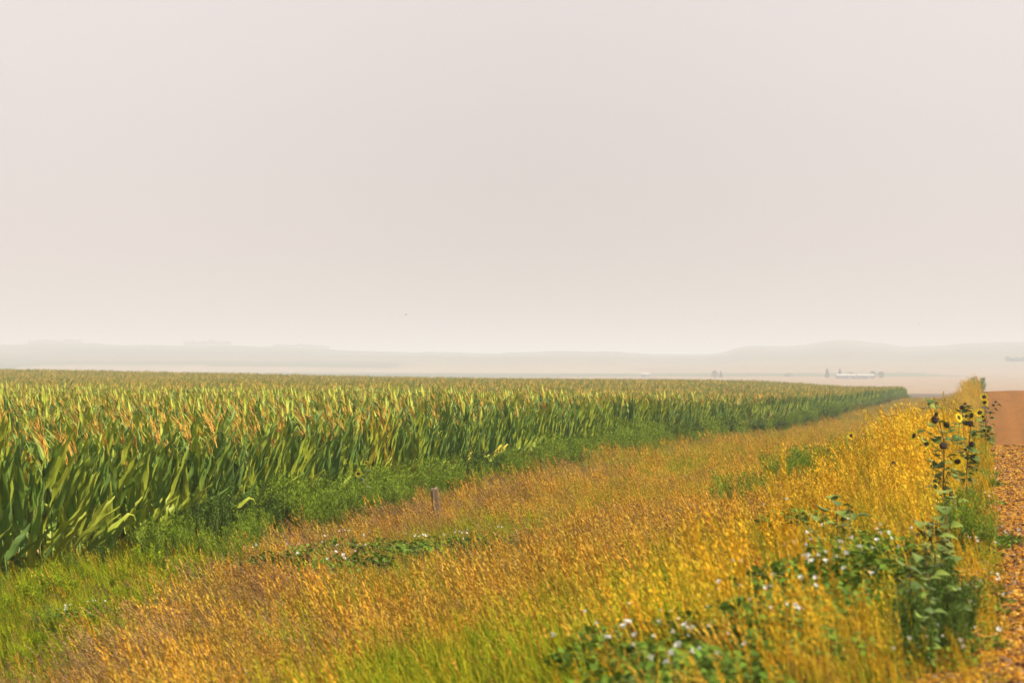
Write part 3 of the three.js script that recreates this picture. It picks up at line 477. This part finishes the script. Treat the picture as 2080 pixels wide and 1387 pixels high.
{ // leafy plants without flowers along the gravel
  const r = rngOf(15);
  for (const [u, D, hp, n] of [[1925, 23.5, 130, 18], [1898, 21.5, 140, 22], [1880, 22.5, 120, 18], [1915, 19.5, 120, 20], [1885, 18, 150, 22], [1850, 17, 170, 22], [1925, 16.6, 130, 18], [1890, 15.7, 120, 18], [1938, 27, 120, 14], [1700, 24, 170, 20], [1730, 23, 150, 20], [1675, 22.6, 150, 18]]) {
    const b = standAt(u, D), v0 = HOR + F * (EYE - b.y) / D, lv = []; for (let k = 0; k < n; k++) lv.push([u + (r() - 0.5) * 26, v0 - hp * (0.15 + 0.85 * k / n), 24 + 16 * r(), (r() < 0.5 ? 0 : 180) + (r() - 0.5) * 50]);
    sunflower('dark broad-leaved plant without flowers at the ' + (u < 1800 ? 'middle of the golden grass' : 'edge of the gravel'), u, D, [['base', [u + 2, v0 - hp * 0.5], [u - 3, v0 - hp]]], [], lv, u < 1800 ? 'leafy plants in the golden grass' : 'leafy plants by the gravel');
  }
}
// thistle with faded purple heads
{
  const b = standAt(1772, 44), o = thing('thistle', 'thistle with faded purple heads in the green weeds of the verge', 'thistle', b.x, b.y, b.z), px = 44 / F, L = (u, v) => at(u, v, 44).sub(b);
  const st = new GB(); st.tube([V(0, -0.03, 0), L(1772, 950), L(1771, 908)], [0.007, 0.006, 0.004], [0.2, 0.22, 0.06]); part(o, 'stem', st.geo(), M.solid);
  const fm = std({ color: new THREE.Color(0.33, 0.2, 0.34) });
  for (const [u, v] of [[1766, 905], [1774, 901], [1779, 908]]) { const gb = new GB(), r = rngOf(u); gb.spike(L(1771, 915), L(u, v + 2), 0.003, [0.2, 0.22, 0.06], 0.003); part(o, 'stem', gb.geo(), M.solid); const h = new GB(); for (let k = 0; k < 24; k++) { const a = r() * 6.28, d = V(Math.cos(a) * 0.6, 0.4 + r(), Math.sin(a) * 0.6).normalize(), q = L(u, v + 3); h.spike(q, q.clone().addScaledVector(d, 5 * px), 0.004, [1, 1, 1]); } part(o, 'flower_head', h.geo(), fm); }
}

{ // grass, thinner where bushes, vines and flowers stand
  const r = rngOf(31), geos = {}, lists = {}, clear = new Map();
  for (const [x, d, q] of CLEAR) for (let a = Math.floor(x - q); a <= x + q; a++) for (let b = Math.floor(d - q); b <= d + q; b++) { const k = a + ',' + b; if (!clear.has(k)) clear.set(k, []); clear.get(k).push([x, d, q]); }
  for (const k in kinds) { geos[k] = []; lists[k] = []; for (let i = 0; i < kinds[k].n; i++) { geos[k].push(tuft(300 + i * 13 + k.length * 101, kinds[k].o)); lists[k].push([]); } }
  const put = (t, D, grow) => {
    const X = RX(D) + t; if (!inView(X, D)) return;
    const q = r(); if (q < 0.12) return;
    let low = 1; for (const [x, d, w] of clear.get(Math.floor(X) + ',' + Math.floor(D)) || []) if ((x - X) ** 2 + (d - D) ** 2 < w * w) low = 0.5;
    if (low < 1 && q < 0.5) return;
    const k = grassKind(t, D, r()), big = fbm(X * 1.5, D * 0.9), s = (0.6 + 0.5 * r() + 1.4 * (big - 0.5)) * grow * low * (t < weedEdge(D) ? 0.85 : 1) * (t > -0.3 ? 0.5 : 1) * (k === 'gold' && t < -1.9 ? 0.75 : k === 'gold' && D > 24 ? (t > -1.9 && D > 27 ? 1.22 : 1.05) : 1), f = 0.62 + 0.56 * r() + 0.3 * (fbm(X * 0.6 + 9, D * 0.35) - 0.5), h = (r() - 0.5) * 0.3;
    lists[k][Math.floor(r() * kinds[k].n)].push({ p: V(X, groundAt(X, D), -D), ry: (r() - 0.5) * 1.6, rz: (r() - 0.35) * 0.3, rx: (r() - 0.5) * 0.3, s, c: [f * (1 + h), f, f * (1 - h)] });
  };
  for (let D = 12.5; D < 66; D += 0.19) for (let t = -13; t < 0.12; t += 0.19) put(t + (r() - 0.5) * 0.2, D + (r() - 0.5) * 0.2, 1);
  for (let D = 66; D < 180; D += 0.34) for (let t = -13; t < 0.1; t += 0.34) put(t + (r() - 0.5) * 0.34, D + (r() - 0.5) * 0.34, 1.2);
  for (let D = 180; D < 430; D += 0.6) for (let t = -13; t < 0; t += 0.6) put(t + (r() - 0.5) * 0.6, D + (r() - 0.5) * 0.6, 1.5);
  for (const k in kinds) stand(NAMES[k], kinds[k].label, 'grass', geos[k], M.grass, lists[k]);
}

// ---------------------------------------------------------------- old wooden post
{
  const D = 51.5, b = standAt(889, D), o = thing('fence_post', 'weathered split wooden post leaning in the brown grass', 'post', b.x, b.y, b.z); o.rotation.z = 0.09; o.rotation.y = 0.35;
  const g = new THREE.BoxGeometry(0.115, 0.8, 0.1, 4, 10, 4), p = g.attributes.position, c = [], r = rngOf(2);
  for (let i = 0; i < p.count; i++) { const x = p.getX(i), y = p.getY(i), z = p.getZ(i); const k = Math.round(x * 60) + Math.round(z * 60) * 9, w = (hash(k, 3) - 0.5) * 0.014 + (hash(k, Math.round(y * 20)) - 0.5) * 0.006; p.setXYZ(i, x * 0.95 + w, y + 0.26 + (y > 0.39 ? -0.05 * hash(k, 9) - 0.5 * Math.max(0, -x) : 0), z + w); const f = 0.7 + 0.6 * hash(k, 21); c.push(0.17 * f, 0.115 * f, 0.065 * f); }
  g.setAttribute('color', new THREE.Float32BufferAttribute(c, 3)); g.computeVertexNormals(); part(o, 'post_body', g, M.solid);
}

// ---------------------------------------------------------------- far farm: trees and long pale sheds
function farTree(label, group, u, vTop, D, wpx, conifer) {
  const b = standAt(u, D), top = EYE - D * (vTop - HOR) / F, h = Math.max(3, top - b.y), w = wpx * D / F, r = rngOf(Math.round(u * 3 + D)), o = thing('tree', label, 'tree', b.x, b.y, b.z, group);
  const tr = new GB(), c = [0.12, 0.085, 0.055]; tr.tube([V(0, -0.3, 0), V(0.1, h * 0.4, 0), V(0, h * 0.85, 0)], [0.035 * h, 0.025 * h, 0.01 * h], c, 6);
  for (let k = 0; k < 7; k++) { const a = r() * 6.28, y = h * (0.25 + 0.5 * r()); tr.spike(V(0, y, 0), V(Math.cos(a) * w * 0.35, y + h * 0.15, Math.sin(a) * w * 0.35), 0.012 * h, c, 0.003 * h); }
  part(o, 'trunk', tr.geo(), M.solid);
  const cr = new GB(); for (let k = 0; k < 900; k++) { const f = Math.pow(r(), 0.8), y = h * (0.12 + 0.88 * f), lim = w / 2 * (conifer ? 1.05 - f : Math.sqrt(Math.max(0, 1 - Math.pow((f - 0.45) / 0.56, 2)))) * (0.75 + 0.4 * noise(f * 6, u)), a = r() * 6.28, q = lim * Math.sqrt(r()), d = V(r() - 0.5, r() - 0.4, r() - 0.5).normalize(); cr.leaflet(V(Math.cos(a) * q, y, Math.sin(a) * q), d, h * 0.075, h * 0.05, V(r() - 0.5, r() - 0.5, r() - 0.5).normalize(), vary([0.045, 0.08, 0.03], r, 0.3)); }
  part(o, 'crown', cr.geo(), M.leaf);
}
const FARM = 'trees around the far farm';
farTree('tall pointed tree beside the long pale sheds', FARM, 1681, 749, 2300, 13, 1);
farTree('pointed tree behind the long pale sheds', FARM, 1707, 749, 2340, 13, 1);
farTree('low spreading tree behind the long pale sheds', FARM, 1729, 756, 2350, 24, 0);
farTree('round tree at the end of the pale sheds', FARM, 1774, 754, 2310, 16, 0);
farTree('round tree standing just past the pale sheds', FARM, 1791, 755, 2300, 15, 0);
farTree('broad round tree above the corn in the haze', 'pair of trees above the corn', 1452, 753, 2400, 17, 0);
farTree('narrow tree beside the broad one above the corn', 'pair of trees above the corn', 1465, 754, 2400, 9, 1);
farTree('wide low tree above the corn between farm and pair of trees', null, 1602, 758, 2450, 22, 0);
farTree('round tree rising behind the road crest', 'trees behind the road crest', 1981, 766, 1300, 20, 0);
farTree('smaller round tree rising behind the road crest', 'trees behind the road crest', 1997, 768, 1310, 15, 0);
function shed(label, u0, u1, vEave, D, group) {
  const b = standAt((u0 + u1) / 2, D), len = (u1 - u0) * D / F, hh = 2.6, dep = 9, o = thing('farm_shed', label, 'shed', b.x, b.y, b.z, group);
  const wall = std({ color: new THREE.Color(0.3, 0.285, 0.27) }), roof = std({ color: new THREE.Color(0.32, 0.30, 0.285), roughness: 0.8 });
  const w = part(o, 'wall', new THREE.BoxGeometry(len, hh + 1, dep), wall); w.position.y = hh / 2 - 0.5;
  const s = new THREE.Shape(); s.moveTo(-dep / 2 - 0.4, 0); s.lineTo(0, 1.5); s.lineTo(dep / 2 + 0.4, 0); s.lineTo(-dep / 2 - 0.4, 0);
  const g = new THREE.ExtrudeGeometry(s, { depth: len + 0.8, bevelEnabled: false }); g.rotateY(Math.PI / 2); g.translate(-len / 2 - 0.4, hh + 0.003, 0); part(o, 'roof', g, roof);
  const d = part(o, 'door', new THREE.BoxGeometry(2.6, 2.2, 0.12), std({ color: new THREE.Color(0.45, 0.47, 0.5) })); d.position.set(len * 0.2, 1.1, dep / 2 + 0.07);
}
shed('long pale farm shed next to the pointed trees', 1700, 1738, 763, 2300);
shed('long pale farm shed next to the two round trees', 1742, 1776, 766, 2290);
shed('small pale shed alone above the corn', 1303, 1319, 763, 2500);
function belt(label, u0, u1, h, D) {                                    // shelterbelt: a mass of trees on the far ridge
  const r = rngOf(u0), cr = new GB();
  for (let k = 0; k < 2600; k++) { const u = lerp(u0, u1, r()), d = D + 20 * (r() - 0.5), b = standAt(u, d), n = 0.45 + 0.75 * noise(u * 0.12, D), y = h * n * Math.sqrt(r()); cr.leaflet(b.add(V(0, y, 0)), V(r() - 0.5, r() - 0.3, r() - 0.5).normalize(), 2.4, 1.6, V(r() - 0.5, r() - 0.5, r() - 0.5).normalize(), vary([0.07, 0.10, 0.06], r, 0.3)); }
  const m = new THREE.Mesh(cr.geo(), M.leaf); m.name = numbered('treeline'); m.castShadow = true; scene.add(m); tag(m, label, 'treeline', null, 'stuff');
}
belt('long dense row of trees on the hazy ridge', 372, 468, 12, 6300);
belt('thin row of trees on the ridge beside the dense row', 555, 668, 6.5, 6300);
belt('scattered trees on the hazy ridge at its highest', 55, 165, 8, 6300);
belt('faint row of trees in the valley beyond the road', 2045, 2100, 4.5, 3600);

// ---------------------------------------------------------------- birds
function bird(label, u, v, D, span) {
  const p = at(u, v, D), o = thing('bird', label, 'bird', p.x, p.y, p.z), c = [0.05, 0.04, 0.035], b = new GB(), s = span;
  b.tube([V(-0.3 * s, 0, 0), V(-0.2 * s, 0.01 * s, 0), V(0, 0, 0), V(0.22 * s, 0.01 * s, 0), V(0.42 * s, 0.02 * s, 0)], [0.01 * s, 0.05 * s, 0.08 * s, 0.05 * s, 0.015 * s], c, 8); 
  for (const k of [-1, 1]) { b.leaflet(V(0.05 * s, 0.03 * s, 0), V(0.1, 0.55, k).normalize(), 0.5 * s, 0.22 * s, V(1, 0, 0).cross(V(0, 0, 1)).normalize(), c); }
  part(o, 'body', b.geo(), M.solid);
}
bird('small dark bird flying low over the corn', 824, 639, 260, 0.3);
bird('tiny dark bird flying over the road', 1868, 658, 320, 0.2);

renderer.render(scene, camera);
